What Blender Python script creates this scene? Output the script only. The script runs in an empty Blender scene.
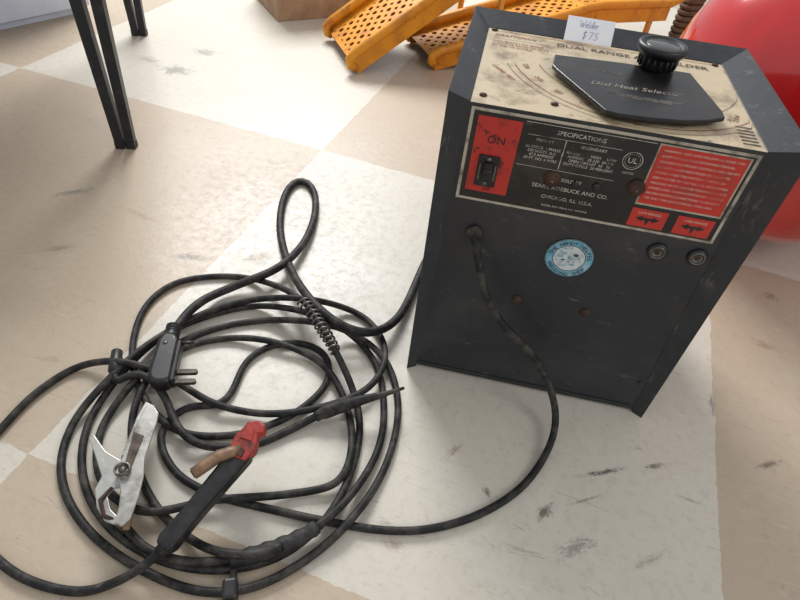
import bpy, bmesh, math, random
import numpy as np
from mathutils import Vector, Matrix, Euler
random.seed(3)
sc=bpy.context.scene
sc.view_settings.view_transform='Standard'
COL=sc.collection
# ---------------------------------------------------------------- camera
F=577.0
R=Matrix(((.9928,-.1203,0),(.0835,.6892,-.7198),(.0866,.7146,.6942)))
cd=bpy.data.cameras.new('camera'); cam=bpy.data.objects.new('camera',cd); COL.objects.link(cam)
cd.sensor_width=36; cd.lens=F/800*36; cd.clip_start=.01
q=R.to_quaternion(); cam.matrix_world=Matrix.Translation((0,0,1))@q.to_matrix().to_4x4()
sc.camera=cam
RM=q.to_matrix()
def P(u,v,z=0.0):
    d=RM@Vector((u-400,300-v,-F)); t=(z-1)/d.z
    return Vector((d.x*t,d.y*t,z))
# ---------------------------------------------------------------- materials
def srgb(r,g,b):
    f=lambda c:(c/255/12.92) if c/255<=.04045 else ((c/255+.055)/1.055)**2.4
    return (f(r),f(g),f(b),1)
def mat(name,col,rough=.5,metal=0,col2=None,scale=20,detail=6,lo=.4,hi=.65,bump=0,bscale=60,coat=0,stretch=None,spec=.5,dust=None):
    m=bpy.data.materials.new(name); m.use_nodes=True; nt=m.node_tree; b=nt.nodes['Principled BSDF']
    b.inputs['Roughness'].default_value=rough; b.inputs['Metallic'].default_value=metal
    b.inputs['Coat Weight'].default_value=coat; b.inputs['Specular IOR Level'].default_value=spec
    tc=nt.nodes.new('ShaderNodeTexCoord')
    src=tc.outputs['Object']
    if stretch:
        mp=nt.nodes.new('ShaderNodeMapping'); mp.inputs['Scale'].default_value=stretch
        nt.links.new(src,mp.inputs['Vector']); src=mp.outputs[0]
    n=nt.nodes.new('ShaderNodeTexNoise'); n.inputs['Scale'].default_value=scale; n.inputs['Detail'].default_value=detail
    n.inputs['Roughness'].default_value=.68
    nt.links.new(src,n.inputs['Vector'])
    cr=nt.nodes.new('ShaderNodeValToRGB'); cr.color_ramp.elements[0].position=lo; cr.color_ramp.elements[1].position=hi
    c2=col2 if col2 else tuple(c*.8 for c in col[:3])+(1,)
    cr.color_ramp.elements[0].color=col; cr.color_ramp.elements[1].color=c2
    nt.links.new(n.outputs['Fac'],cr.inputs['Fac']); out=cr.outputs['Color']
    if dust:   # second layer: fine specks / scratches  (colour, scale, lo, hi, stretch)
        mp=nt.nodes.new('ShaderNodeMapping'); mp.inputs['Scale'].default_value=dust[4]; mp.inputs['Rotation'].default_value=(.2,.5,.6)
        nt.links.new(tc.outputs['Object'],mp.inputs['Vector'])
        n3=nt.nodes.new('ShaderNodeTexNoise'); n3.inputs['Scale'].default_value=dust[1]; n3.inputs['Detail'].default_value=9; n3.inputs['Roughness'].default_value=.75
        nt.links.new(mp.outputs[0],n3.inputs['Vector'])
        mr=nt.nodes.new('ShaderNodeMapRange'); mr.inputs[1].default_value=dust[2]; mr.inputs[2].default_value=dust[3]; mr.inputs[4].default_value=.8
        nt.links.new(n3.outputs['Fac'],mr.inputs[0])
        mx=nt.nodes.new('ShaderNodeMix'); mx.data_type='RGBA'; nt.links.new(mr.outputs[0],mx.inputs[0]); nt.links.new(out,mx.inputs[6]); mx.inputs[7].default_value=dust[0]; out=mx.outputs[2]
    nt.links.new(out,b.inputs['Base Color'])
    if bump:
        n2=nt.nodes.new('ShaderNodeTexNoise'); n2.inputs['Scale'].default_value=bscale; n2.inputs['Detail'].default_value=4
        nt.links.new(src,n2.inputs['Vector'])
        bp=nt.nodes.new('ShaderNodeBump'); bp.inputs['Strength'].default_value=bump; bp.inputs['Distance'].default_value=.002
        nt.links.new(n2.outputs['Fac'],bp.inputs['Height']); nt.links.new(bp.outputs[0],b.inputs['Normal'])
    return m
M=dict(
 case=mat('painted_case_metal',srgb(37,40,45),.40,0,srgb(62,62,63),10,10,.48,.78,.15,90,dust=(srgb(122,116,106),11,.58,.72,(3,3,1))),
 front=mat('painted_front_metal',srgb(34,36,41),.42,0,srgb(58,58,59),6,10,.47,.76,.15,80,dust=(srgb(108,102,94),14,.60,.73,(1,1,3.5))),
 beige=mat('aged_beige_faceplate',srgb(198,180,150),.36,0,srgb(112,88,66),12,11,.49,.70,dust=(srgb(72,56,44),30,.57,.68,(1,1.4,1))),
 black=mat('black_plastic',srgb(18,18,20),.42,0,srgb(50,47,45),30,7,.42,.75),
 knobtop=mat('knob_cap_reflection_grey',srgb(92,94,94),.22,.2,srgb(58,56,54),40,6,.5,.72),  # grey colour paints a pale reflection onto the black knob's cap
 dialblack=mat('black_dial_plate',srgb(22,21,23),.3,0,srgb(54,49,46),18,8,.5,.8,dust=(srgb(96,86,78),30,.64,.74,(1,1,1))),
 rubber=mat('black_rubber',srgb(22,22,23),.6,0,srgb(90,84,75),28,9,.45,.80,.3,120,spec=.35,dust=(srgb(106,100,90),60,.58,.74,(1,1,1))),
 tape=mat('black_tape',srgb(28,28,28),.65,0,srgb(60,57,54),60,5,.45,.7,.5,200),
 lblack=mat('label_black',srgb(22,22,24),.28,0,srgb(60,55,51),16,8,.48,.75,dust=(srgb(120,110,98),20,.62,.74,(1,1,1))),
 lred=mat('label_red',srgb(192,46,36),.42,0,srgb(150,56,44),30,8,.5,.75,dust=(srgb(60,36,30),24,.66,.72,(1,1,1))),
 lredworn=mat('label_red_worn',srgb(184,44,36),.42,0,srgb(120,40,34),30,8,.5,.72,dust=(srgb(26,22,22),20,.56,.60,(1,1,1))),
 lwhite=mat('label_print_white',srgb(196,190,180),.5,0,srgb(96,90,82),30,6,.49,.64),
 lpink=mat('label_print_pale',srgb(222,190,176),.5,0,srgb(190,110,96),40,6,.48,.62),
 lgrey=mat('label_border',srgb(180,172,156),.45,0,srgb(104,94,82),30,8,.48,.68),
 ldark=mat('print_dark',srgb(54,46,42),.6,0,srgb(124,106,88),40,6,.48,.64),
 lredtxt=mat('print_red',srgb(140,66,52),.6,0,srgb(160,130,104),40,6,.48,.62),
 script=mat('faded_script_print',srgb(146,134,122),.6,0,srgb(60,54,50),35,6,.44,.62),
 chrome=mat('worn_steel',srgb(120,117,112),.38,.8,srgb(70,62,54),40,6,.45,.7),
 steel=mat('spring_steel',srgb(54,54,56),.32,.6,srgb(90,80,70),60,5,.5,.7),
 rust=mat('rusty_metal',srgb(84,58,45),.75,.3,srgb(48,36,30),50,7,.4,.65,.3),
 oldrust=mat('dusty_brown_rust',srgb(122,96,74),.8,.1,srgb(84,62,48),30,7,.4,.65,.3),
 blade=mat('tarnished_blade',srgb(84,78,70),.4,.7,srgb(48,42,38),60,5),
 copper=mat('dirty_copper',srgb(146,116,88),.5,.2,srgb(84,62,48),34,8,.40,.66,.3),
 redins=mat('red_insulator',srgb(160,44,34),.55,0,srgb(62,28,25),30,8,.46,.64,.5,90),
 clamp=mat('cast_clamp_metal',srgb(172,170,164),.38,.6,srgb(100,90,80),20,7,.5,.74,.3),
 clampdark=mat('dark_clamp_jaw',srgb(96,84,74),.55,.5,srgb(56,46,40),40,7,.42,.66,.4),
 yellow=mat('yellow_paint',srgb(224,148,26),.45,0,srgb(164,96,28),9,10,.47,.76,.1,dust=(srgb(84,54,28),22,.58,.70,(1,1,1))),
 redtank=mat('red_tank_paint',srgb(206,18,18),.2,0,srgb(170,20,20),4,6,.45,.75,0,60,1.0),
 greyw=mat('worn_grey_primer',srgb(170,160,155),.6,0,srgb(180,60,50),30,7,.45,.65),
 card=mat('cardboard',srgb(176,144,114),.85,0,srgb(150,120,94),12,6),
 ctape=mat('packing_tape',srgb(190,165,130),.4),
 legm=mat('dark_leg_metal',srgb(32,34,38),.4,.2,srgb(56,58,62),30,6,.5,.75),
 wtop=mat('wood_table_top',srgb(120,90,62),.5,0,srgb(90,64,42),6,6,.4,.7,stretch=(1,8,1)),
 white=mat('white_enamel',srgb(220,232,248),.4,0,srgb(208,220,238),5,4),
 paper=mat('white_paper',srgb(246,246,250),.7,0,srgb(234,234,240),10,3),
 pen=mat('blue_pen_ink',srgb(126,132,186),.6),
 sblue=mat('sticker_blue',srgb(96,160,186),.4,0,srgb(150,190,204),40,6),
 sdark=mat('sticker_dark_print',srgb(36,52,66),.5,0,srgb(80,110,125),50,6,.5,.7),
 swhite=mat('sticker_white',srgb(208,214,216),.45,0,srgb(130,142,148),60,7,.5,.7),
)
# ---------------------------------------------------------------- builder
def tube_geo(pts,radii,seg=10,flat=1.0,caps=True):
    n=len(pts); V=[];Fa=[]
    t=[(pts[min(i+1,n-1)]-pts[max(i-1,0)]).normalized() for i in range(n)]
    up=Vector((0,0,1))
    if abs(t[0].dot(up))>.95: up=Vector((1,0,0))
    a=t[0].cross(up).normalized()
    for i in range(n):
        a=(a-t[i]*a.dot(t[i])).normalized(); b=t[i].cross(a)
        r=radii[i] if hasattr(radii,'__len__') else radii
        for k in range(seg):
            th=2*math.pi*k/seg
            V.append(pts[i]+a*(r*math.cos(th))+b*(r*flat*math.sin(th)))
    for i in range(n-1):
        for k in range(seg):
            k2=(k+1)%seg
            Fa.append((i*seg+k,i*seg+k2,(i+1)*seg+k2,(i+1)*seg+k))
    if caps:
        Fa.append(tuple(range(seg))[::-1]); Fa.append(tuple((n-1)*seg+k for k in range(seg)))
    return V,Fa
class B:
    def __init__(s): s.bm=bmesh.new(); s.mats=[]
    def mi(s,m):
        m=M[m] if isinstance(m,str) else m
        if m not in s.mats: s.mats.append(m)
        return s.mats.index(m)
    def add(s,V,Fa,m,smooth=False):
        i=s.mi(m); vs=[s.bm.verts.new(v) for v in V]
        for f in Fa:
            try:
                fc=s.bm.faces.new([vs[k] for k in f]); fc.material_index=i; fc.smooth=smooth
            except ValueError: pass
    def addbm(s,b,m,mx=Matrix(),smooth=False):
        b.verts.index_update()
        s.add([mx@v.co for v in b.verts],[[v.index for v in f.verts] for f in b.faces],m,smooth); b.free()
    def box(s,c,size,m,rot=None,bev=0,seg=2):
        b=bmesh.new(); bmesh.ops.create_cube(b,size=1)
        for v in b.verts: v.co=Vector((v.co.x*size[0],v.co.y*size[1],v.co.z*size[2]))
        if bev: bmesh.ops.bevel(b,geom=b.edges[:],offset=bev,segments=seg,profile=.5,affect='EDGES')
        mx=Matrix.Translation(c)@(rot.to_4x4() if rot is not None else Matrix())
        s.addbm(b,m,mx,False)
    def tube(s,pts,r,m,seg=12,flat=1.0,smooth=True):
        V,Fa=tube_geo([Vector(p) for p in pts],r,seg,flat); s.add(V,Fa,m,smooth)
    def lathe(s,prof,base,axis,m,seg=24):
        base=Vector(base); axis=Vector(axis).normalized()
        up=Vector((0,0,1)) if abs(axis.z)<.9 else Vector((1,0,0))
        a=axis.cross(up).normalized(); b=axis.cross(a)
        V=[];Fa=[];n=len(prof)
        for h,r in prof:
            for k in range(seg):
                th=2*math.pi*k/seg; V.append(base+axis*h+(a*math.cos(th)+b*math.sin(th))*max(r,1e-5))
        for i in range(n-1):
            for k in range(seg):
                k2=(k+1)%seg; Fa.append((i*seg+k,i*seg+k2,(i+1)*seg+k2,(i+1)*seg+k))
        Fa.append(tuple(range(seg))[::-1]); Fa.append(tuple((n-1)*seg+k for k in range(seg)))
        s.add(V,Fa,m,True)
    def prism(s,poly,h,m,mx=Matrix(),bev=0,seg=2):
        b=bmesh.new(); vs=[b.verts.new((p[0],p[1],0)) for p in poly]; f=b.faces.new(vs)
        r=bmesh.ops.extrude_face_region(b,geom=[f])
        for g in r['geom']:
            if isinstance(g,bmesh.types.BMVert): g.co.z+=h
        bmesh.ops.recalc_face_normals(b,faces=b.faces[:])
        if bev: bmesh.ops.bevel(b,geom=b.edges[:],offset=bev,segments=seg,profile=.5,affect='EDGES')
        s.addbm(b,m,mx)
    def text(s,txt,size,mx,m,align='CENTER',ext=.00015,sx=1.0,shear=0,spacing=1.0,lines=1.0,off=0):
        c=bpy.data.curves.new('t','FONT'); c.body=txt; c.size=size; c.align_x=align; c.align_y='CENTER'; c.extrude=ext; c.resolution_u=2
        c.shear=shear; c.space_character=spacing; c.space_line=lines; c.offset=off
        o=bpy.data.objects.new('t',c); COL.objects.link(o)
        bpy.context.view_layer.update()
        me=bpy.data.meshes.new_from_object(o.evaluated_get(bpy.context.evaluated_depsgraph_get()))
        S=Matrix.Diagonal((sx,1,1,1))
        s.add([mx@S@v.co for v in me.vertices],[list(p.vertices) for p in me.polygons],m)
        bpy.data.objects.remove(o); bpy.data.meshes.remove(me); bpy.data.curves.remove(c)
    def done(s,name,parent=None,label=None,cat=None,loc=None,rot=None,solid=0,recalc=False):
        if recalc: bmesh.ops.recalc_face_normals(s.bm,faces=s.bm.faces[:])
        me=bpy.data.meshes.new(name); s.bm.to_mesh(me); s.bm.free()
        for m in s.mats: me.materials.append(m)
        o=bpy.data.objects.new(name,me); COL.objects.link(o)
        if parent: o.parent=parent
        if label: o['label']=label
        if cat: o['category']=cat
        if loc is not None: o.location=loc
        if rot is not None: o.rotation_euler=rot
        if solid:
            md=o.modifiers.new('solid','SOLIDIFY'); md.thickness=solid; md.offset=0
        return o
def empty(name,label,cat,loc=(0,0,0),rotz=0,parent=None):
    o=bpy.data.objects.new(name,None); COL.objects.link(o); o.empty_display_size=.05
    o.location=loc; o.rotation_euler=(0,0,rotz)
    if label: o['label']=label
    if cat: o['category']=cat
    if parent: o.parent=parent
    return o
# ---------------------------------------------------------------- floor
C0=Vector((-.318,1.706,0)); ang=math.radians(-15.3); TS=1.237
fb=B()
fm=bpy.data.materials.new('painted_checker_floor'); fm.use_nodes=True; nt=fm.node_tree; bs=nt.nodes['Principled BSDF']
L=nt.links.new
def N(t,**k):
    n=nt.nodes.new(t)
    for a,b in k.items(): setattr(n,a,b)
    return n
def val(x,sock):
    if isinstance(x,(int,float)): sock.default_value=x
    else: L(x,sock)
def MA(op,a,b=0,c=None,clamp=False):
    n=N('ShaderNodeMath',operation=op); n.use_clamp=clamp; val(a,n.inputs[0]); val(b,n.inputs[1])
    if c is not None: val(c,n.inputs[2])
    return n.outputs[0]
def MR(x,a,b,c,d):
    n=N('ShaderNodeMapRange'); n.clamp=True; val(x,n.inputs[0])
    for i,vv in enumerate((a,b,c,d)): n.inputs[1+i].default_value=vv
    return n.outputs[0]
def NOI(vec,sc_,det=6,ro=.6,dist=0):
    n=N('ShaderNodeTexNoise'); n.inputs['Scale'].default_value=sc_; n.inputs['Detail'].default_value=det; n.inputs['Roughness'].default_value=ro; n.inputs['Distortion'].default_value=dist
    L(vec,n.inputs['Vector']); return n
def MIX(f,a,b,bt='MIX'):
    n=N('ShaderNodeMix',data_type='RGBA',blend_type=bt); val(f,n.inputs[0])
    for x,sk in ((a,n.inputs[6]),(b,n.inputs[7])):
        if isinstance(x,tuple): sk.default_value=x
        else: L(x,sk)
    return n.outputs[2]
tc=N('ShaderNodeTexCoord'); co=tc.outputs['Object']
nd=NOI(co,14,5,.7); vm=N('ShaderNodeVectorMath',operation='SUBTRACT'); L(nd.outputs['Color'],vm.inputs[0]); vm.inputs[1].default_value=(.5,.5,.5)
vs=N('ShaderNodeVectorMath',operation='SCALE'); L(vm.outputs[0],vs.inputs[0]); vs.inputs[3].default_value=.022
va=N('ShaderNodeVectorMath',operation='ADD'); L(co,va.inputs[0]); L(vs.outputs[0],va.inputs[1])
sx=N('ShaderNodeSeparateXYZ'); L(va.outputs[0],sx.inputs[0])
ix=MA('FLOOR',MA('DIVIDE',sx.outputs[0],TS)); iy=MA('FLOOR',MA('DIVIDE',sx.outputs[1],TS))
odd=MA('PINGPONG',MA('ADD',ix,iy),1)
wearN=NOI(co,3.2,9,.72,.4)
col=MIX(odd,srgb(188,170,148),srgb(210,203,189))
big=NOI(co,1.6,5,.6)
col=MIX(MR(big.outputs['Fac'],.35,.7,0,.26),col,srgb(168,154,134))
col=MIX(MR(wearN.outputs['Fac'],.52,.68,0,.28),col,srgb(204,195,178))
fine=NOI(co,45,9,.78)
col=MIX(MR(fine.outputs['Fac'],.50,.72,0,.34),col,srgb(138,124,106))
def streak(rot,scl,ns,lo,hi,amt,c,dist=.6):
    global col
    mp=N('ShaderNodeMapping'); mp.inputs['Rotation'].default_value=(0,0,rot); mp.inputs['Scale'].default_value=scl; L(co,mp.inputs[0])
    st=NOI(mp.outputs[0],ns,10,.76,dist); col=MIX(MR(st.outputs['Fac'],lo,hi,0,amt),col,c)
streak(.7,(3,14,1),2.2,.58,.74,.35,srgb(226,220,208))
streak(-.5,(26,3,1),1.6,.655,.69,.40,srgb(116,104,90),.8)
streak(.25,(2,90,1),1.3,.63,.66,.50,srgb(122,111,97),.2)
streak(1.2,(3,110,1),1.7,.63,.66,.50,srgb(232,228,218),.2)
streak(2.1,(3,90,1),1.9,.63,.66,.50,srgb(130,120,106),.25)
streak(-1.0,(2.5,120,1),1.5,.64,.67,.50,srgb(110,100,88),.15)
streak(.1,(5,16,1),1.1,.63,.65,.45,srgb(146,137,124),1.2)
chip=NOI(co,8,13,.84,.5)
chm=MR(chip.outputs['Fac'],.645,.66,0,.6)
col=MIX(chm,col,srgb(148,140,128))
spk=NOI(co,42,9,.74); col=MIX(MR(spk.outputs['Fac'],.665,.69,0,.65),col,srgb(102,91,79))
inv=Matrix.Rotation(-ang,3,'Z')
SEED=[0]
def scuff(u,v,lu,lv,wr,colr,amt,th=.5):
    global col
    p=P(u,v); p2=P(u+lu,v+lv); d=inv@(p2-p); c=inv@(p-C0)
    m=N('ShaderNodeMapping',vector_type='TEXTURE'); m.inputs['Location'].default_value=(c.x,c.y,0)
    m.inputs['Rotation'].default_value=(0,0,math.atan2(d.y,d.x)); ln=d.length*1.25; m.inputs['Scale'].default_value=(ln,wr*1.5,1)
    L(co,m.inputs[0]); le=N('ShaderNodeVectorMath',operation='LENGTH'); L(m.outputs[0],le.inputs[0])
    s2=N('ShaderNodeMapping'); s2.inputs['Scale'].default_value=(max(1.4,ln/wr*.35),1.5,1); SEED[0]+=7.3; s2.inputs['Location'].default_value=(SEED[0],SEED[0]*.7,0)
    L(m.outputs[0],s2.inputs[0]); n=NOI(s2.outputs[0],2.4,13,.9,.8)
    e=MR(le.outputs['Value'],0,1.1,.10,-.22)
    k=MR(MA('ADD',n.outputs['Fac'],e),th,th+.06,0,amt)
    col=MIX(k,col,colr)
g1=srgb(126,122,115); dk=srgb(84,77,70); bn=srgb(146,120,96)
for a in [(175,70,38,3,.08,g1,.75),(205,52,22,6,.06,g1,.7),(75,192,48,-8,.022,g1,.8),(190,257,30,3,.024,dk,.75),(60,248,40,-2,.025,bn,.6),
          (258,257,32,-6,.03,bn,.7),(487,492,8,10,.012,dk,.8),(545,512,18,-14,.018,dk,.85),(603,472,42,-7,.011,dk,.95),(655,466,24,-3,.010,dk,.8),(575,548,44,-20,.022,g1,.7),
          (770,464,24,-8,.013,dk,.8),(712,405,3,24,.012,g1,.8),(770,296,16,8,.03,dk,.5),(765,345,30,10,.03,bn,.5),(395,545,22,8,.02,bn,.6),
          (140,215,34,16,.02,bn,.5),(150,60,24,10,.05,g1,.5),(650,560,35,-18,.012,g1,.5),(455,450,20,-16,.012,bn,.6),(585,500,34,-10,.005,dk,.6),(690,500,26,10,.006,g1,.6)]:
    scuff(*a,th=.50)
L(col,bs.inputs['Base Color'])
L(MA('ADD',MR(big.outputs['Fac'],.3,.7,.25,.40),MR(fine.outputs['Fac'],.4,.7,0,.2)),bs.inputs['Roughness'])
bs.inputs['Specular IOR Level'].default_value=.5
bp=N('ShaderNodeBump'); bp.inputs['Strength'].default_value=.25; bp.inputs['Distance'].default_value=.003
L(MA('SUBTRACT',fine.outputs['Fac'],chm),bp.inputs['Height']); L(bp.outputs[0],bs.inputs['Normal'])
fb.add([(-9,-9,0),(9,-9,0),(9,9,0),(-9,9,0),(-9,-9,-.05),(9,-9,-.05),(9,9,-.05),(-9,9,-.05)],[(0,1,2,3),(7,6,5,4),(0,4,5,1),(1,5,6,2),(2,6,7,3),(3,7,4,0)],fm)
fl=fb.done('floor',loc=C0,rot=(0,0,ang)); fl['kind']='structure'; fl['label']='worn concrete floor painted in cream and tan checkered squares'
# ---------------------------------------------------------------- welder
WO=Vector((.0337,.8226,0)); WA=math.radians(-6.5)
WW,WD,WH=.516,.40,.64
wl=empty('arc_welder','dark grey metal arc welder with beige top dial panel','welding machine',WO,WA)
WI=Matrix.Rotation(-WA,3,'Z')
def wfront(u,v,ly):
    d=RM@Vector((u-400,300-v,-F)); o=WI@(Vector((0,0,1))-WO); dd=WI@d
    t=(ly-o.y)/dd.y; return o+dd*t
il,ir,ib=.033,.047,.045; FY=.022; TZ=.62
b=B()
V=[(0,0,0),(WW,0,0),(WW,WD,0),(0,WD,0),(0,0,WH),(WW,0,WH),(WW,WD,WH),(0,WD,WH),
   (.018,.012,0),(WW-.02,.012,0),(il,FY,TZ),(WW-ir,FY,TZ),(WW-ir,WD-ib,TZ),(il,WD-ib,TZ)]
b.add(V,[(0,4,7,3),(1,2,6,5),(3,7,6,2),(0,8,10,4),(1,5,11,9),(4,10,13,7),(5,6,12,11),(7,13,12,6)],'case')
cs=b.done('casing',wl,solid=.0025)
bv=cs.modifiers.new('bev','BEVEL'); bv.width=.002; bv.segments=2
b=B()
def fy(z): return .012+(FY-.012)*z/TZ
b.add([(.016,fy(.008),.008),(WW-.018,fy(.008),.008),(WW-ir+.002,FY,TZ),(il-.002,FY,TZ),
       (.016,fy(0)+.02,.008),(WW-.018,fy(0)+.02,.008)],[(0,1,2,3),(0,4,5,1)],'front')
b.box((WW/2-.003,fy(.02)-.001,.018),(WW-.05,.002,.004),'case')
for (u,v) in [(517,299),(585,312)]:
    p=wfront(u,v,fy(.3)); b.lathe([(0,.009),(.003,.009),(.006,.005),(.0065,.001)],p,(0,-1,0),'rust',16)
for (u,v) in [(640,383),(520,372),(430,352)]:
    p=wfront(u,v,fy(.08)); b.lathe([(0,.004),(.002,.004),(.003,.001)],p,(0,-1,0),'rust',12)
b.done('front_panel',wl,solid=.001)
for (u,v) in [(657,251),(697,257)]:
    p=wfront(u,v,fy(.4)); b=B()
    b.lathe([(0,.0165),(.004,.0165),(.006,.014),(.006,.009),(.001,.008),(.001,.0001)],p,(0,-1,0),'black',24)
    b.lathe([(.0005,.0125),(.0068,.0124),(.0068,.0104),(.004,.0095)],p,(0,-1,0),'chrome',24)
    b.lathe([(.0012,.006),(.004,.005),(.0045,.001)],p,(0,-1,0),'rust',16)
    b.done('output_socket',wl,'black socket with worn metal rim')
hp=wfront(474,232,fy(.38))
b=B(); b.lathe([(0,.015),(.006,.015),(.009,.012),(.009,.008)],hp,(0,-1,0),'rubber',20); b.done('cable_grommet',wl,'black rubber grommet')
sp=wfront(569,258,fy(.35)); FM=lambda x,z,o:Matrix.Translation((x,fy(z)-o,z))@Matrix.Rotation(math.pi/2,4,'X')
b=B()
def disc(r0,r1,n,m,o,cx,cz,sq=1):
    V=[];Fa=[]
    for k in range(n):
        th=2*math.pi*k/n
        V.append((cx+r1*math.cos(th),fy(cz)-o,cz+r1*math.sin(th)*sq))
        if r0>0: V.append((cx+r0*math.cos(th),fy(cz)-o,cz+r0*math.sin(th)*sq))
    if r0>0:
        for k in range(n):
            k2=(k+1)%n; Fa.append((2*k,2*k2,2*k2+1,2*k+1))
    else: Fa=[tuple(range(n))]
    b.add(V,Fa,m)
SR=.042
disc(0,SR,40,'swhite',.0016,sp.x,sp.z); disc(SR*.68,SR*.97,40,'sblue',.0020,sp.x,sp.z); disc(SR*.65,SR*.68,40,'sdark',.0020,sp.x,sp.z); disc(SR*.965,SR*.995,40,'sdark',.0022,sp.x,sp.z)
rr_=random.Random(11)
for i in range(34):
    a=rr_.uniform(0,6.28); r=SR*.55*math.sqrt(rr_.random()); disc(0,rr_.uniform(.0015,.005),9,rr_.choice(['sblue','swhite','sdark','swhite','sblue']),.0021+.00005*i,sp.x+r*math.cos(a),sp.z+r*math.sin(a),rr_.uniform(.3,.9))
def arc(s_,a0_,a1_,rad,flip=False):
    for i,chh in enumerate(s_):
        th=math.radians(a0_+(a1_-a0_)*i/(len(s_)-1)); x=sp.x+rad*math.cos(th); z=sp.z+rad*math.sin(th)
        if chh!=' ': b.text(chh,.0105,FM(x,z,.0042)@Matrix.Rotation(th+(math.pi/2 if flip else -math.pi/2),4,'Z'),'sdark')
arc('THE HANDY HELPER',168,12,SR*.81); arc('WELDING SHOP',210,330,SR*.82,True)
b.done('round_sticker',wl,'round blue and white sticker')
b=B(); X0,X1,Z0,Z1=il+.004,WW-ir-.004,.452,.614
LW,LH=X1-X0,Z1-Z0
def quad(u0,v0,u1,v1,m,o):
    x0,x1=X0+u0*LW,X0+u1*LW; z0,z1=Z0+v0*LH,Z0+v1*LH
    b.add([(x0,fy(z0)-o,z0),(x1,fy(z0)-o,z0),(x1,fy(z1)-o,z1),(x0,fy(z1)-o,z1)],[(0,1,2,3)],m)
def lpoly(pts,m,o):
    b.add([(X0+u*LW,fy(Z0+v*LH)-o,Z0+v*LH) for u,v in pts],[tuple(range(len(pts)))],m)
def ltxt(t,u,v,size,m='lwhite',al='CENTER',o=.0026,sx=1,**k):
    b.text(t,size,FM(X0+u*LW,Z0+v*LH,o),m,al,sx=sx,**k)
quad(0,0,1,1,'lgrey',.0012); quad(.012,.03,.988,.97,'lblack',.0016)
quad(.03,.12,.19,.93,'lredworn',.0020)
quad(.665,.30,.978,.955,'lgrey',.0018); quad(.670,.32,.972,.94,'lred',.0021)
ltxt('ON',.11,.70,.0185,'lblack')
ltxt('OFF',.11,.155,.008,'lblack')
ltxt('SPECIFICATIONS',.40,.885,.0100)
quad(.2,.945,.655,.950,'lwhite',.0021); quad(.215,.825,.55,.829,'lwhite',.0021); quad(.352,.52,.355,.82,'lwhite',.0021)
ltxt('PRIMARY',.28,.785,.0068); ltxt('SECONDARY',.455,.785,.0068)
ltxt('60 CYCLE  1 PHASE\n230 VOLTS  A.C.\n47.5 AMPERES\n50 FT. NO. 6 WIRE',.280,.65,.0064); ltxt('RANGE         HIGH     LOW\nAMPERES   35-230  30-140\nOPEN CIRCUIT  60   75\nDUTY CYCLE  20 PERCENT',.455,.65,.0064)
for r0,r1 in ((.0140,.0150),(.0110,.0114)):
    disc(r0,r1,28,'lwhite',.0024,X0+.597*LW,Z0+.74*LH)
ltxt('UL',.597,.74,.0125)
ltxt('LISTED',.597,.61,.0055)
quad(.2,.50,.56,.504,'lwhite',.0021)
ltxt('SOLD BY',.415,.41,.0082); ltxt('SEARS, ROEBUCK AND CO.',.42,.31,.0100); ltxt('CHICAGO, ILL. U.S.A.',.42,.20,.0090)
ltxt('MODEL AND SERIAL NO. ON REAR',.42,.10,.0048)
w=['WARNING: READ AND FOLLOW ALL RULES AND','SAFETY PRECAUTIONS IN OWNERS MANUAL','CONCERNING PROPER CLOTHING AND HELMET','DO NOT ALLOW ELECTRODE OR CLAMP TO','TOUCH WHILE THE SWITCH IS TURNED ON','KEEP POINTER WITHIN THE DIAL SCALE WHEN','WELDING. NEVER CHANGE THE RANGE CABLES','UNDER LOAD. ALWAYS SWITCH OFF MACHINE','BEFORE MAKING CONNECTIONS TO SOCKETS','USE ONLY THE LEADS SUPPLIED WITH UNIT']
for i,t in enumerate(w): ltxt(t,.685,.895-.056*i,.0052,'lpink',al='LEFT',sx=1.02)
for u0,u1,t in ((.665,.80,'LOW RANGE'),(.835,.97,'HIGH RANGE')):
    quad(u0,.05,u1,.26,'lred',.0021); c_=(u0+u1)/2; ltxt(t,c_,.215,.0062,'lpink')
    lpoly([(c_-.045,.150),(c_-.018,.185),(c_-.018,.165),(c_+.018,.165),(c_+.018,.185),(c_+.045,.150),(c_+.018,.115),(c_+.018,.135),(c_+.008,.135),(c_,.07),(c_-.008,.135),(c_-.018,.135),(c_-.018,.115)],'lblack',.0024)
b.done('specification_label',wl,'black, red and cream printed specification label')
for (u,v) in [(552,178),(636,187),(575,184),(596,186)]:
    big_=u in(552,636)
    p=wfront(u,v,fy(.53)); b=B(); k=1.12 if big_ else .5
    b.lathe([(0,.0125*k),(.003,.0125*k),(.004,.010*k),(.009*k,.009*k),(.0105*k,.004*k)],p+Vector((0,-.0015,0)),(0,-1,0),'rust' if big_ else 'black',20)
    if big_: b.lathe([(.011,.0035),(.0125,.0015)],p+Vector((0,-.0015,0)),(0,-1,0),'chrome',10)
    b.done('range_stud',wl,'dark rusty round stud')
p=wfront(487,170,fy(.55)); b=B()
b.box(p+Vector((0,-.003,0)),(.034,.006,.056),'black',bev=.0015); b.box(p+Vector((0,-.012,.004)),(.015,.020,.024),'black',Matrix.Rotation(.4,3,'X'),bev=.003)
b.lathe([(0,.004),(.0015,.004),(.002,.001)],p+Vector((0,-.006,.022)),(0,-1,0),'chrome',10)
b.lathe([(0,.004),(.0015,.004),(.002,.001)],p+Vector((0,-.006,-.022)),(0,-1,0),'chrome',10)
b.box(p+Vector((-.0125,-.007,0)),(.002,.003,.028),'chrome'); b.box(p+Vector((.0125,-.007,0)),(.002,.003,.028),'chrome')
b.done('power_switch',wl,'black power toggle switch')
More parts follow.
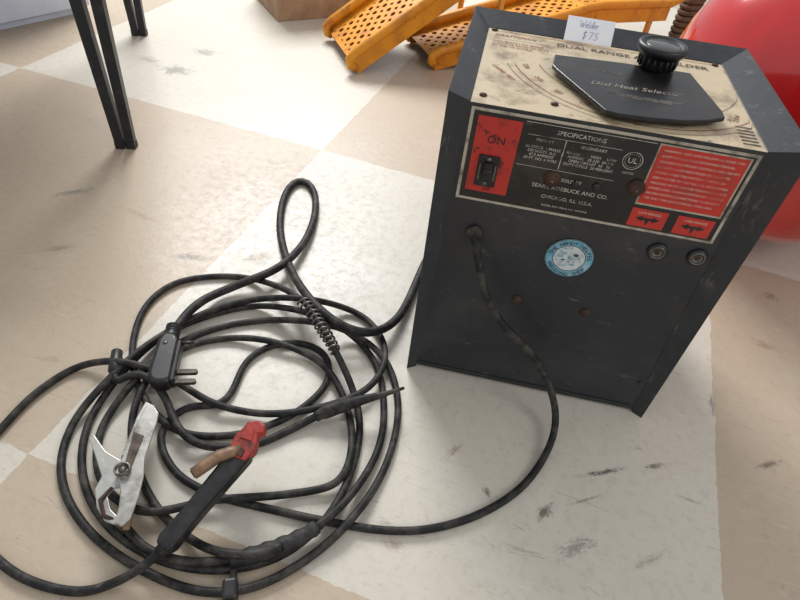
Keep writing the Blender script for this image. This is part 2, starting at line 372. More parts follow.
# top panel
b=B()
b.add([(il-.002,FY-.001,TZ),(WW-ir+.002,FY-.001,TZ),(WW-ir+.002,WD-ib+.002,TZ),(il-.002,WD-ib+.002,TZ)],[(0,1,2,3)],'beige')
TM=lambda x,y,o=.0012:Matrix.Translation((x,y,TZ+o))
def tq(x0,y0,x1,y1,m,o=.0009): b.add([(x0,y0,TZ+o),(x1,y0,TZ+o),(x1,y1,TZ+o),(x0,y1,TZ+o)],[(0,1,2,3)],m)
b.text('DUAL RANGE ARC WELDER',.0195,TM(.300,.318),'ldark',sx=1.12,ext=.0002)
b.text('CRAFTSMAN',.0135,TM(.085,.323),'lredtxt',shear=.3)
tq(.045,.343,.46,.3445,'lredtxt'); tq(.045,.305,.15,.306,'ldark')
for i,t in enumerate(['TURN SWITCH OFF BEFORE','CHANGING RANGE OR LEADS','SET DIAL TO AMPERES']): b.text(t,.0075,TM(.045,.29-.011*i),'lredtxt','LEFT')
for r0,r1,m in ((.178,.179,'ldark'),(.222,.2235,'lredtxt'),(.236,.237,'ldark')):
    V=[];Fa=[];n=36
    for k in range(n+1):
        th=math.radians(197+ (146)*k/n)
        for r in (r0,r1):
            x=.30+r*math.cos(th)*.98; y=.262+r*math.sin(th)
            V.append((min(max(x,il+.004),WW-ir-.004),min(max(y,FY+.004),.34),TZ+.0009))
    for k in range(n): Fa.append((2*k,2*k+1,2*k+3,2*k+2))
    b.add(V,Fa,m)
for i,t in enumerate(['230','210','190','170','150','135','115','95','75','55','35']):
    th=math.radians(200+14*i); x=.30+.205*math.cos(th)*.98; y=.262+.205*math.sin(th)
    if y>FY+.012 and il+.01<x<WW-ir-.01: b.text(t,.012,TM(x,y)@Matrix.Rotation(th+math.pi/2,4,'Z'),'lredtxt')
b.text('AMPERES  HIGH',.009,TM(.075,.15)@Matrix.Rotation(-.9,4,'Z'),'lredtxt'); b.text('LOW',.011,TM(.446,.12)@Matrix.Rotation(1.2,4,'Z'),'lredtxt')
for i in range(6): tq(.437,.035+.011*i,.462,.038+.011*i,'ldark')
for p in ((.05,.05),(.455,.345),(.045,.345),(.16,.06)):
    b.lathe([(0,.006),(.002,.006),(.0035,.001)],(p[0],p[1],TZ),(0,0,1),'rust',14)
b.done('top_panel',wl,'stained beige metal dial faceplate')
b=B()
poly=[(.156,.228),(.27,.240),(.388,.244),(.414,.105),(.414,.082),(.385,.062),(.345,.046),(.295,.036),(.25,.032),(.232,.036),(.160,.162),(.152,.18)]
b.prism(poly,.007,'dialblack',Matrix.Translation((0,0,TZ+.008)),.0015)
b.text('Dial Heat Selector',.0195,Matrix.Translation((.285,.135,TZ+.0152))@Matrix.Rotation(.05,4,'Z'),'script',shear=.35)
b.text('WARNING: DO NOT ADJUST UNDER LOAD\nKEEP POINTER WITHIN SCALE',.0062,Matrix.Translation((.295,.100,TZ+.0152)),'script')
b.text('SET TO AMPERAGE',.006,Matrix.Translation((.24,.185,TZ+.0152)),'script')
b.tube([(.325,.225,TZ),(.325,.225,TZ+.009)],.02,'black')
b.done('dial_plate',wl,'black fan shaped dial plate with worn script')
b=B(); kb=(.328,.243,TZ+.015)
b.lathe([(0,.027),(.003,.030),(.018,.031),(.024,.034),(.027,.039),(.030,.0415),(.037,.0415),(.040,.039),(.0405,.034),(.037,.031),(.036,.012),(.036,.001)],kb,(0,0,1),'black',40)
for k in range(20):
    a=2*math.pi*k/20; b.tube([(kb[0]+.031*math.cos(a),kb[1]+.031*math.sin(a),kb[2]+.004),(kb[0]+.032*math.cos(a),kb[1]+.032*math.sin(a),kb[2]+.022)],.0018,'black',6)
b.lathe([(.0362,.030),(.0385,.027),(.0395,.001)],kb,(0,0,1),'knobtop',30)
b.done('control_knob',wl,'glossy black round crank knob')
b=B()
for i in range(7): b.box((.10+.053*i,WD+.002,.33),(.03,.004,.16),'black',bev=.001)
b.done('rear_vent',wl)['kind']='stuff'
# price tag
b=B()
a0=Vector((.175,.345,TZ+.003)); tw,th_=.088,.045; tilt=Vector((0,.031,.040)).normalized()
b.add([a0,a0+Vector((tw,0,0)),a0+Vector((tw,0,0))+tilt*th_,a0+tilt*th_],[(0,1,2,3)],'paper')
nrm=Vector((1,0,0)).cross(tilt)
def ink(strokes,x0,y0,s):
    for st in strokes:
        b.tube([a0+Vector((x0+(px+.15*py)*s,0,0))+tilt*(y0+py*s)+nrm*.0005 for px,py in st],.00036,'pen',5)
e_=lambda o:[(o,.28),(o+.28,.34),(o+.26,.55),(o+.1,.55),(o,.3),(o+.06,.05),(o+.3,.05)]
ink([[(0,1),(.18,0),(.38,.7),(.55,0),(.8,1.05)],e_(.9),[(1.4,1.05),(1.36,.05),(1.5,0)],[(1.95,.45),(1.7,.5),(1.6,.2),(1.72,.02),(1.95,.2),(2.0,1.05),(1.98,.0)],e_(2.15),[(2.62,.5),(2.6,0),(2.64,.35),(2.82,.55)]],.024,.027,.0120)
ink([[(.5,.85),(.25,.95),(.08,.75),(.25,.52),(.45,.35),(.35,.08),(.05,.12)],[(.28,1.1),(.26,-.08)],[(.85,.95),(1.35,.98),(1.05,0)],[(2.1,.98),(1.72,.95),(1.66,.6),(1.95,.62),(2.08,.3),(1.9,.03),(1.6,.08)]],.032,.007,.0135)
W4=Matrix.Translation(WO)@Matrix.Rotation(WA,4,'Z')
tg=b.done('price_tag',None,'small white paper tag with handwritten blue ink on the welder','price tag')
md=tg.modifiers.new('solid','SOLIDIFY'); md.thickness=.0003; md.offset=-1
tg.matrix_world=W4
# ---------------------------------------------------------------- cables
def cat(pts,step):
    P_=np.array(pts,float); out=[]
    P_=np.vstack([2*P_[0]-P_[1],P_,2*P_[-1]-P_[-2]])
    for i in range(1,len(P_)-2):
        p0,p1,p2,p3=P_[i-1:i+3]
        d=np.linalg.norm((p2-p1)[:2]); n=max(2,int(d/step))
        for k in range(n):
            t=k/n
            q_=.5*((2*p1)+(-p0+p2)*t+(2*p0-5*p1+4*p2-p3)*t*t+(-p0+3*p1-3*p2+p3)*t**3)
            lin=p1*(1-t)+p2*t; q_[2:]=lin[2:]
            out.append(q_)
    out.append(P_[-2]); return np.array(out)
def spec(l): return [(p[0],p[1],p[2] if len(p)>2 else 0.0,1.0 if len(p)>2 else 0.0) for p in l]
PX={}
PX['electrode']=(.0074,[(176,528,.05),(160,552,.048),(142,567),(116,582),(80,592),(35,583),(0,562),(-35,520),(-40,475),(0,430),(35,394),(80,366),(125,362),(170,378),(215,404),(270,414),(330,405),(372,385),(386,352),(368,320),(325,302),(270,298),(212,310),(150,343),(108,380),(75,420),(61,460),(68,500),(98,540),(150,574),(205,592),(262,584),(322,548),(368,498),(392,448),(398,400),(384,358),(345,330),(290,320),(225,326),(168,350),(122,396),(98,440),(104,486),(145,512),(215,500),(290,494),(340,480),(352,430),(330,372),(285,345),(230,338),(176,352),(140,392),(132,445),(155,505),(200,545),(245,555),(282,547,.04)][::-1])
PX['ground']=(.0073,[(474,232,.383),(476,248,.374),(479,262,.352),(484,290,.305),(500,322,.245),(530,352,.18),(549,385,.10),(556,418,.03),(548,450),(522,487),(480,514),(430,529),(380,530),(320,520),(265,508),(215,495),(175,472),
  (160,435),(185,408),(222,404),(236,384),(245,362),(270,346),(302,343),(326,355),(328,382),(300,410),(262,428),(225,436),(180,432),(148,405),(132,360),(142,312),(175,283),(230,276),(272,284),(300,298,.065),(311,310,.07),(322,328,.07),(334,348,.06),(353,390),(360,430),(350,475),(325,520),(280,556),(220,570),(160,560),
  (110,528),(84,482),(86,430),(116,380),(160,338),(215,314),(270,306),(332,322),(374,360),(384,410),(376,455),(345,502),(300,538),(250,556),(190,562),(145,548),(122,522)])
PX['cord']=(.0102,[(500,180,.03),(455,215,.03),(427,258),(413,290),(397,320),(372,333),(342,326),(312,302),(290,268),(280,232),(282,203),(291,183),(303,177),(314,187),(316,210),(306,240),(280,267),(240,284),(203,300),(184,317),(173,333,.05)])
PX['jumper']=(.0078,[(404,388,.055),(385,394,.055),(355,402,.05),(325,412),(290,430),(250,446),(200,445),(176,425),(166,398),(148,376),(128,374),(114,384,.03),(117,352,.03)])
order=['ground','electrode','cord','jumper']
sam={k:cat(spec(PX[k][1]),5.0) for k in order}
Zs={k:np.full(len(sam[k]),.02) for k in order}
for it in range(3):
    XY={k:np.array([tuple(P(s[0],s[1],(s[2] if s[3]>.99 else z)))[:2] for s,z in zip(sam[k],Zs[k])]) for k in order}
    ax=np.zeros((0,2)); az=np.zeros(0); ar=np.zeros(0)
    for k in order:
        r=PX[k][0]; xy=XY[k]; n=len(xy); raw=np.full(n,r+.0005)
        for i in range(n):
            zz=r+.0005
            for (xs,zs_,rs) in ((ax,az,ar),(xy[:max(0,i-12)],raw[:max(0,i-12)],np.full(max(0,i-12),r))):
                if len(xs):
                    d2=((xs-xy[i])**2).sum(1); s2=(rs+r)**2; m=(d2<s2)&(zs_<.09)
                    if m.any(): zz=max(zz,(zs_[m]+np.sqrt(s2[m]-d2[m])).max())
            raw[i]=min(zz,.075)
            if sam[k][i,3]>.5: raw[i]=max(sam[k][i,2],r)
        mx_=np.array([raw[max(0,i-3):i+4].max() for i in range(n)])
        ker=np.exp(-.5*(np.arange(-7,8)/3.2)**2); ker/=ker.sum()
        sm=np.convolve(np.pad(mx_,7,mode='edge'),ker,'valid')
        wgt=sam[k][:,3]; Zs[k]=np.maximum(sm*(1-wgt)+sam[k][:,2]*wgt,r+.0003)
        ax=np.vstack([ax,xy]); az=np.concatenate([az,sm]); ar=np.concatenate([ar,np.full(n,r)])
PTS={k:[P(s[0],s[1],z) for s,z in zip(sam[k],Zs[k])] for k in order}
def smooth_pts(p,it=2):
    for _ in range(it):
        p=[p[0]]+[(p[i-1]+p[i]*2+p[i+1])/4 for i in range(1,len(p)-1)]+[p[-1]]
    return p
for k in order: PTS[k]=smooth_pts(PTS[k],5)
def nearest(k,u,v,lo=0,hi=99999):
    d=[(s[0]-u)**2+(s[1]-v)**2 if lo<=i<hi else 1e9 for i,s in enumerate(sam[k])]; return int(np.argmin(d))
gc=empty('ground_cable','black rubber welding lead with steel ground clamp, coiled on the floor','welding cable',(PTS['ground'][60].x,PTS['ground'][60].y,0))
def kid(b,name,par,label=None):
    o=b.done(name,par,label)
    M_=Matrix.Translation(par.location) if par.parent is None else Matrix.Translation(par.location+par.parent.location)
    o.data.transform(M_.inverted()); return o
b=B(); pg=PTS['ground']; b.tube(pg,PX['ground'][0],'rubber',12); kid(b,'cable',gc)
i0=nearest('ground',318,528,len(sam['ground'])-60)
b=B(); seg=pg[i0:i0+19]; n=len(seg); b.tube(seg,[.0115+.0015*math.sin(j*1.9)+.004*math.sin(math.pi*j/(n-1)) for j in range(n)],'tape',12); kid(b,'tape_wrap',gc,'black tape splice')
i1=nearest('ground',305,302,150); i2=nearest('ground',335,351,150); ctr=pg[i1:i2+1]
def along(c,t):
    x=t*(len(c)-1); i=min(int(x),len(c)-2); return c[i].lerp(c[i+1],x-i)
b=B(); hel=[]; T=12; nn=T*14
for j in range(nn+1):
    t=j/nn; c=along(ctr,t); tg_=(ctr[-1]-ctr[0]).normalized(); s1=tg_.cross(Vector((0,0,1))).normalized(); s2=s1.cross(tg_)
    a=2*math.pi*T*t; rr=.0155-.005*t; hel.append(c+s1*rr*math.cos(a)+s2*rr*math.sin(a))
b.tube(hel,.0026,'chrome',8); kid(b,'spring',gc,'dark coiled spring strain relief')
# clamp
ce=empty('ground_clamp',None,None,(0,0,0),0,gc)
base=P(122,480,.03); ce.location=base-gc.location
def wpoly(pp,z): return [P(u,v,z) for u,v in pp]
def plate(b,pp,z,h,m,bev=.0015):
    w_=wpoly(pp,z); b.prism([(p.x,p.y) for p in w_],h,m,Matrix.Translation((0,0,z)),bev)
arm1=[(147,406),(155,408),(159,414),(157,424),(151,442),(145,460),(144,478),(139,498),(131,520),(122,528),(115,524),(119,508),(121,492),(119,480),(121,462),(130,441),(138,424)]
arm2=[(89,438),(95,436),(106,452),(121,461),(136,464),(139,478),(131,488),(115,489),(108,497),(111,510),(119,518),(116,526),(105,522),(97,508),(95,490),(102,477),(96,458)]
CZ=.010
b=B(); plate(b,arm1,.056+CZ,.004,'clamp',.0018); plate(b,arm1,.034+CZ,.003,'clamp')
plate(b,[(139,424),(148,408),(157,412),(155,424),(148,442),(142,458),(124,462),(132,442)],.036+CZ,.021,'clamp',.0012)
plate(b,[(124,462),(142,458),(141,478),(136,498),(128,518),(121,520),(124,490)],.036+CZ,.021,'clampdark')
plate(b,[(134,432),(144,436),(128,476),(122,474)],.060+CZ,.002,'clampdark',.0006); kid(b,'clamp_arm',ce,'silvery bent metal clamp arm')
b=B(); plate(b,arm2,.050+CZ,.003,'clamp'); plate(b,arm2,.038+CZ,.003,'clamp'); plate(b,[(91,440),(95,438),(106,454),(120,463),(117,474),(101,466)],.040+CZ,.011,'clamp')
plate(b,[(98,490),(106,490),(109,512),(116,521),(106,520),(99,507)],.040+CZ,.011,'clampdark')
for j in range(5): plate(b,[(100+1.2*j,493+5*j),(108+1.0*j,492+5*j),(105+1.1*j,496+5*j)],.040+CZ,.012,'rust',.0004)
kid(b,'clamp_arm',ce,'silvery bent metal clamp arm with teeth')
b=B(); c=P(126,477,.040+CZ)
b.tube([c+Vector((0,0,-.006)),c+Vector((0,0,.028))],.0065,'chrome',14)
hel=[c+Vector((math.cos(t*.5)*.012,math.sin(t*.5)*.012,.021+.0004*t)) for t in range(26)]; b.tube(hel,.0018,'chrome',6)
kid(b,'pivot_spring',ce,'steel pivot pin and spring')
b=B(); p1=P(119,522,.047+CZ)
b.tube([P(112,488,.052+CZ),P(100,500,.057+CZ),P(104,516,.055+CZ),p1],.0035,'rust',8); b.tube([P(126,530,.04+CZ),P(132,505,.045+CZ),P(130,488,.05+CZ)],.006,'copper',8,flat=.6)
kid(b,'jaw_strap',ce,'rusty braided jaw strap')
# electrode cable
ec=empty('electrode_cable','black rubber welding lead with red-headed electrode holder, looped on the floor','welding cable',(PTS['electrode'][30].x,PTS['electrode'][30].y,0))
b=B(); b.tube(PTS['electrode'],PX['electrode'][0],'rubber',12); kid(b,'cable',ec)
k=nearest('electrode',228,588,60); c=PTS['electrode'][k]; d=(PTS['electrode'][k-1]-c).normalized(); Rz=Matrix.Rotation(math.atan2(d.y,d.x),3,'Z')
b=B(); b.box(c+Vector((0,0,.004)),(.024,.032,.026),'black',Rz,bev=.005)
b.box(c+Rz@Vector((-.003,-.028,-.001)),(.016,.032,.010),'black',Rz@Matrix.Rotation(.3,3,'Z'),bev=.003)
b.box(c+Rz@Vector((.004,.022,.004)),(.012,.022,.012),'black',Rz,bev=.003)
kid(b,'cable_clip',ec,'black plastic cable clip')
he=empty('electrode_holder',None,None,(0,0,0),0,ec); he.location=P(200,500,.03)-ec.location
A0=P(163,549,.052); A1=P(246,450,.085); ax_=(A1-A0); Ln=ax_.length; axn=ax_.normalized()
sd=axn.cross(Vector((0,0,1))).normalized(); upv=sd.cross(axn)
mxh=Matrix(((axn.x,sd.x,upv.x,A1.x),(axn.y,sd.y,upv.y,A1.y),(axn.z,sd.z,upv.z,A1.z),(0,0,0,1)))
b=B()
b.prism([(-Ln,-.013),(-Ln+.012,-.0175),(-Ln+.06,-.0160),(-.07,-.0180),(-.012,-.0205),(-.002,-.018),(-.002,.018),(-.012,.0205),(-.07,.0180),(-Ln+.06,.0160),(-Ln+.012,.0175),(-Ln,.013)],.028,'black',mxh@Matrix.Translation((0,0,-.014)),.006)
b.tube([A0-axn*.008,A0+axn*.02],[.0105,.013],'rubber',12)
kid(b,'handle',he,'flat-sided black holder handle')
b=B()
b.prism([(-.026,-.018),(.000,-.026),(.012,-.030),(.024,-.026),(.040,-.027),(.052,-.012),(.050,.006),(.038,.012),(.030,.004),(.018,.014),(.006,.020),(-.02,.018)],.022,'redins',mxh@Matrix.Translation((0,0,-.006)),.0035)
b.prism([(.014,-.034),(.042,-.030),(.057,-.014),(.054,.000),(.03,-.004)],.012,'redins',mxh@Matrix.Translation((0,0,-.016)),.003)
b.prism([(-.018,.010),(-.004,.006),(-.004,-.010),(-.018,-.012)],.004,'rust',mxh@Matrix.Translation((0,0,.0145)),.001)
b.prism([(.008,-.018),(.03,-.018),(.034,-.006),(.014,.006)],.004,'redins',mxh@Matrix.Translation((0,0,.014)),.001)
kid(b,'jaw_insulator',he,'worn red insulated jaw head')
b=B(); q1=P(241,449,.095); q0=P(193,474,.088); qm=P(219,456,.095)
pl=[q1,q1.lerp(qm,.5),qm,qm.lerp(q0,.15),qm.lerp(q0,.6),q0]
b.tube(pl,[.009,.0110,.0112,.0112,.0112,.0106],'copper',12,flat=.85)
b.tube([pl[-1],pl[-1]+(pl[-1]-pl[-2])*.08],.007,'rust',10)
kid(b,'release_lever',he,'dirty tan release lever')
# power cord
pc=empty('power_cord','thick black power cord with three-prong plug, lying on the floor','power cord',(PTS['cord'][30].x,PTS['cord'][30].y,0))
b=B(); b.tube(PTS['cord'],PX['cord'][0],'rubber',12); kid(b,'cable',pc)
pe=empty('plug',None,None,(0,0,0),0,pc); pb=P(163,365,.05); pe.location=pb-pc.location
t0=PTS['cord'][-1]+Vector((0,0,.004)); t1=P(160,386,.052); dn=(t1-t0).normalized()
sdp=Vector((0,0,1)).cross(dn).normalized()
if sdp.x<0: sdp=-sdp
upp=dn.cross(sdp); upp=upp if upp.z>0 else -upp
b=B(); L1=(t1-t0).length
b.tube([t0-dn*.02-Vector((0,0,.003)),t0,t0+dn*.012,t0+dn*.026],[.0108,.0135,.0160,.0180],'black',14)
for j in range(4): b.tube([t0+dn*(-.014+.007*j),t0+dn*(-.011+.007*j)],.0158,'black',14)
mxp=Matrix(((dn.x,sdp.x,upp.x,t0.x),(dn.y,sdp.y,upp.y,t0.y),(dn.z,sdp.z,upp.z,t0.z),(0,0,0,1)))
b.prism([(.014,-.012),(.018,.013),(.034,.020),(L1-.004,.021),(L1+.004,.013),(L1+.003,-.010),(L1-.008,-.022),(L1-.024,-.026),(.036,-.022),(.024,-.018)],.036,'black',mxp@Matrix.Translation((0,0,-.018)),.009,3)
b.prism([(.034,.017),(L1-.003,.017),(L1-.003,.027),(.034,.027)],.028,'black',mxp@Matrix.Translation((0,0,-.014)),.004)
b.lathe([(0,.005),(.001,.005),(.0015,.002)],mxp@Vector((.045,-.004,.0178)),upp,'chrome',12)
kid(b,'plug_body',pe,'black moulded plug body')
for s_ in (L1-.014,L1-.038):
    b=B(); b.prism([(s_,.022),(s_,.064),(s_+.003,.067),(s_+.008,.067),(s_+.011,.064),(s_+.011,.022)],.008,'blade',mxp@Matrix.Translation((0,0,-.004)),.0008); kid(b,'blade',pe,'flat tarnished metal blade')
b=B(); g=mxp@Vector((.040,.022,.010)); g2=mxp@Vector((.040,.050,.010)); b.tube([g,g2,g2+(g2-g)*.05],[.0038,.0038,.002],'blade',10); kid(b,'ground_pin',pe,'round tarnished ground pin')
# jumper lead
jl=empty('jumper_lead','short black rubber lead with tapered boot lying over the coil','cable',(PTS['jumper'][30].x,PTS['jumper'][30].y,0))
pj=PTS['jumper']
nb=nearest('jumper',312,418)
b=B(); b.tube(pj[nb-3:],PX['jumper'][0],'rubber',12); kid(b,'cable',jl)
b=B(); bo=pj[:nb]; n=len(bo); b.tube(bo,[.0030+.0110*min(1,(j/(n-1))*1.4) if j<n-2 else .011 for j in range(n)],'rubber',12); kid(b,'tapered_boot',jl,'tapered black rubber boot')
b=B(); e=pj[-1]; dd_=(pj[-1]-pj[-5]).normalized(); s0=e-dd_*.055
b.tube([s0,s0+dd_*.005,s0+dd_*.035,s0+dd_*.04,s0+dd_*.055,s0+dd_*.058],[.011,.0135,.0135,.0115,.0115,.009],'black',12); kid(b,'connector',jl,'black plug connector')
# ---------------------------------------------------------------- table
tb=empty('work_table','table with dark twin-tube metal legs standing on the checkered floor','table',(-.919,1.581,0))
ey=Vector((-.62,-.35,0))
def leg(off,tl=.72):
    b=B(); f=Vector((off.x,off.y,0)); v=Vector((.9928,.20,0)).normalized(); p_=Vector((-v.y,v.x,0))
    for s_ in (-1,1):
        V=[]
        for z,w_,o_ in ((.0,.0135,.0160),(.02,.0135,.0160),(tl,.0170,.033)):
            c=f+v*s_*o_+Vector((0,0,z))
            V+= [c+v*w_+p_*w_,c-v*w_+p_*w_,c-v*w_-p_*w_,c+v*w_-p_*w_]
        Fa=[(0,1,2,3)]+[(4*i+k,4*i+(k+1)%4,4*i+4+(k+1)%4,4*i+4+k) for i in range(2) for k in range(4)]+[(8,9,10,11)]
        b.add(V,Fa,'legm')
        b.box(f+v*s_*.0160+Vector((0,0,.012)),(.029,.029,.024),'black',bev=.003)
    b.done('leg',tb)
ox=Vector((-.322,.885,0))
leg(Vector((0,0,0))); leg(ox); leg(ey); leg(ey+ox)
b=B(); o_=[Vector((0,0,0))-ox*.08-ey*.08,ox*1.08-ey*.08,ox*1.08+ey*1.08,ey*1.08-ox*.08]
b.prism([(p.x,p.y) for p in o_],.03,'wtop',Matrix.Translation((0,0,.72)),.004); b.done('table_top',tb,'brown wooden table top')
# ---------------------------------------------------------------- ramps
def ramp(name,origin,head,width,slope,L1,flat,legz,label):
    e=empty(name,label,'car ramp',origin,head); e['group']='yellow car ramps'
    cs_,sn=math.cos(slope),math.sin(slope); z0=.045
    def S(s,y,dz=0):
        if s<=L1: return Vector((s*cs_-dz*sn,y,z0+s*sn+dz*cs_))
        return Vector((L1*cs_+(s-L1),y,z0+L1*sn+dz))
    b=B(); cell=.052; ny=int((width-.05)/cell); y0=-ny*cell/2
    def cells(s0,n):
        for i in range(n):
            for j in range(ny):
                cx,cy=s0+(i+.5)*cell,y0+(j+.5)*cell; V=[];n8=12
                for k in range(n8):
                    th=2*math.pi*k/n8; c_,s_=math.cos(th),math.sin(th); m_=max(abs(c_),abs(s_)); V.append(S(cx+cell/2*c_/m_,cy+cell/2*s_/m_))
                for k in range(n8):
                    th=2*math.pi*k/n8; V.append(S(cx+.0120*math.cos(th),cy+.0120*math.sin(th)))
                b.add(V,[(k,(k+1)%n8,n8+(k+1)%n8,n8+k) for k in range(n8)],'yellow')
    n1=int((L1-.03)/cell); cells(.02,n1)
    s_e=.02+n1*cell
    b.add([S(0,-width/2),S(.02,-width/2),S(.02,width/2),S(0,width/2)],[(0,1,2,3)],'yellow')
    for sg in (-1,1):
        ya,yb=sorted((sg*ny*cell/2,sg*width/2)); b.add([S(.0,ya),S(s_e,ya),S(s_e,yb),S(.0,yb)],[(0,1,2,3)],'yellow')
    b.add([S(s_e,-width/2),S(L1,-width/2),S(L1,width/2),S(s_e,width/2)],[(0,1,2,3)],'yellow')
    se=L1
    if flat>0:
        n2=int(flat/cell)-1; cells(L1+.001,n2)
        se=L1+n2*cell
        for sg in (-1,1):
            ya,yb=sorted((sg*ny*cell/2,sg*width/2)); b.add([S(L1+.001,ya),S(se,ya),S(se,yb),S(L1+.001,yb)],[(0,1,2,3)],'yellow')
        V=[];n=10
        for k in range(n+1):
            a=k/n*1.5
            for y in (-width/2,width/2): V.append(S(se,y)+Vector((.09*math.sin(a),0,.09*(1-math.cos(a)))))
        b.add(V,[(2*k,2*k+1,2*k+3,2*k+2) for k in range(n)],'yellow',True)
    b.done('perforated_deck',e,'perforated yellow steel deck',solid=.005)
    b=B(); b.add([S(.01,-width/2,-.014),S(L1-.001,-width/2,-.014),S(L1-.001,width/2,-.014),S(.01,width/2,-.014)],[(0,1,2,3)],'rust'); b.done('hole_shade_plate',e,'added dark brown plate standing in for shade beneath the deck',solid=.002)  # added plate; its dark colour paints the shade seen through the deck holes
    for sg in (-1,1):
        b=B(); y=sg*width/2; tot=L1+(flat-.03 if flat>0 else 0)
        ss=[0,.03,L1*.5,L1-.001]+([L1+.002,tot] if flat>0 else [])
        V=[]
        for s_ in ss:
            for yy,dz in ((y+.006*sg,-.05),(y+.006*sg,.02),(y-.003*sg,.02),(y-.003*sg,-.05)): V.append(S(s_,yy,dz))
        m=4; Fa=[(i*m+k,i*m+(k+1)%m,(i+1)*m+(k+1)%m,(i+1)*m+k) for i in range(len(ss)-1) for k in range(m)]+[tuple(range(m)),tuple((len(ss)-1)*m+k for k in range(m))]
        V=[Vector((v.x,v.y,max(v.z,.001))) for v in V]
        b.add(V,Fa,'yellow')
        tp=[S(.004,y,-.022),S(-.008,y,-.006),S(.0,y,.018),S(.03,y,.026),S(L1*.5,y,.026)]+([S(L1-.03,y,.026),S(L1+.03,y,.026),S(tot,y,.026),S(tot+.05,y,.047),S(tot+.08,y,.09)] if flat>0 else [S(L1,y,.026)])
        b.tube(tp,.0195,'yellow',14)
        b.done('side_rail',e,'thick rounded yellow side rail',recalc=True)
        for s_ in legz:
            t=S(s_,y,-.03); b=B(); b.tube([(t.x,t.y,0),(t.x,t.y,.01),(t.x,t.y,t.z+.005)],.014,'yellow',8)
            b.box((t.x,t.y,.004),(.05,.04,.008),'yellow',bev=.001); b.done('support_leg',e)
    return e
hd=math.atan2(.422,.907)
oA=(Vector((-.306,2.321,0))+Vector((-.465,2.663,0)))/2
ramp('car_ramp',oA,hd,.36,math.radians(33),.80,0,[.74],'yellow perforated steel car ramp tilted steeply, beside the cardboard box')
oB=(Vector((.018,2.448,0))+Vector((-.107,2.755,0)))/2
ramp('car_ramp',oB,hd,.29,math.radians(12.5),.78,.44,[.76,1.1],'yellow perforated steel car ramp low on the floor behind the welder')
# ---------------------------------------------------------------- cardboard box
d1=Vector((.367,.232,0)).normalized(); bx=empty('cardboard_box','brown cardboard box with taped lid standing on the floor','box',(-.7275,2.808,0),math.atan2(d1.y,d1.x))
b=B(); b.box((.24,.17,.15),(.48,.34,.30),'card',bev=.004); b.done('carton',bx)
for yy,w_ in ((.082,.166),(.256,.166)):
    b=B(); b.box((.24,yy,.303),(.484,w_,.004),'card'); b.done('lid_flap',bx)
b=B(); b.prism([(0,0),(.484,0),(.484,.05),(0,.05)],.001,'ctape',Matrix.Translation((-.002,.145,.306))); b.done('packing_tape',bx,'strip of tan packing tape')
# ---------------------------------------------------------------- white cabinet
w0=P(92,11); w1=P(0,31); dw=(w1-w0).normalized()
wc=empty('white_cabinet','white enamelled metal cabinet standing on the floor','cabinet',w0,math.atan2(dw.y,dw.x))
b=B(); b.box((.25,-.25,.315),(.50,.50,.57),'white',bev=.008); b.done('body',wc)
b=B(); b.box((.25,-.24,.02),(.47,.46,.04),'white'); b.done('plinth',wc)
b=B(); b.box((.25,.008,.31),(.48,.016,.56),'white',bev=.004); o=b.done('door',wc)
h=B(); h.tube([(.44,.016,.40),(.44,.04,.41),(.44,.04,.51),(.44,.016,.52)],.006,'chrome',8); h.done('handle',o)
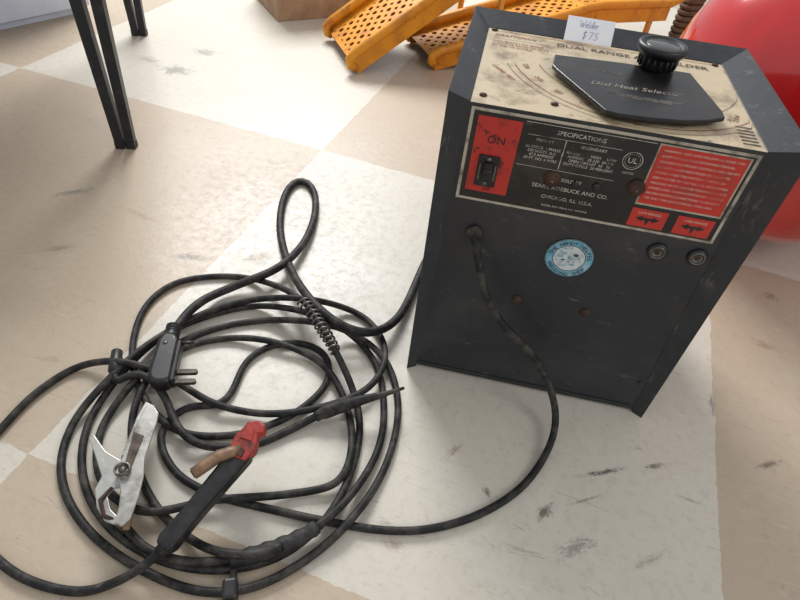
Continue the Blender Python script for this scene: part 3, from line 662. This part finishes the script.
# ---------------------------------------------------------------- red tank
tc_=Vector((.975,1.52,.415)); TR=.372; txd=Vector((.80,.6,0)).normalized()
tk=empty('air_tank','glossy red steel pressure tank with domed end beside the welder','tank',(tc_.x,tc_.y,0))
b=B(); prof=[]
for k in range(17):
    a=math.pi/2*k/16; prof.append((-.28*math.cos(a),TR*math.sin(a)))
prof+=[(.03,TR),(.031,TR+.004),(.045,TR+.004),(.046,TR)]+[(1.0,TR)]
for k in range(1,13):
    a=math.pi/2*k/12; prof.append((1.0+.28*math.sin(a),TR*math.cos(a)))
b.lathe(prof,(0,0,tc_.z),txd,'redtank',72); b.done('tank_shell',tk)
b=B(); side=Vector((-txd.y,txd.x,0))
b.lathe([(0,.03),(.03,.03),(.03,.022),(.045,.022),(.046,.010)],Vector((0,0,tc_.z))-txd*.282,-txd,'redtank',6); b.done('tank_plug',tk,'red hexagonal end plug')
RZ=Matrix.Rotation(math.atan2(txd.y,txd.x),3,'Z').to_4x4()
for s_ in (.38,.95):
    for sg in (-1,1):
        b=B(); c=txd*s_+side*sg*.19
        FX=Matrix.Translation(c)@RZ@Matrix.Translation((-.03,.006,0))@Matrix.Rotation(math.pi/2,4,'X')
        b.prism([(-.02,0),(.08,0),(.08,.01),(.062,.014),(.058,.125),(.002,.125),(-.002,.014),(-.02,.01)],.012,'redtank',FX,.002)
        b.done('foot',tk,'red welded steel foot')
b=B(); V=[];n=10
for i in range(2):
    for k in range(n+1):
        a=math.radians(62+34*k/n); s_=.12+.2*i; V.append(txd*s_+side*(TR+.002)*math.cos(a)+Vector((0,0,tc_.z+(TR+.002)*math.sin(a))))
b.add(V,[(k,k+1,n+2+k,n+1+k) for k in range(n)],'greyw'); b.done('data_plate',tk,'worn grey data plate')
# ---------------------------------------------------------------- rusty spring
sp_=empty('coil_spring','dusty brown rusty coil spring standing on the floor behind the ramps','spring',(1.21,3.06,0))
b=B(); T=13; b.tube([Vector((.042*math.cos(2*math.pi*T*t/300),.042*math.sin(2*math.pi*T*t/300),.014+.34*t/300)) for t in range(301)],.0125,'oldrust',8); b.done('coil',sp_)
# ---------------------------------------------------------------- light
w=bpy.data.worlds.new('world'); sc.world=w; w.use_nodes=True; bg=w.node_tree.nodes['Background']
bg.inputs[0].default_value=(.94,.97,1,1); bg.inputs[1].default_value=.60
def area(loc,tgt,size,en,colr=(1,1,1)):
    l=bpy.data.lights.new('window_or_fill_light','AREA'); l.size=size; l.energy=en; l.color=colr; l.shape='SQUARE'
    o=bpy.data.objects.new('window_or_fill_light',l); COL.objects.link(o); o.location=loc
    o.rotation_euler=(Vector(tgt)-Vector(loc)).to_track_quat('-Z','Y').to_euler()
area((-1.4,5.0,3.5),(.1,1.0,0),2.0,290,(.98,.99,1))
area((3.2,-1.2,3.4),(.3,.8,0),1.6,42,(1,.98,.96))  # added fill lamp at front right, no window on this side
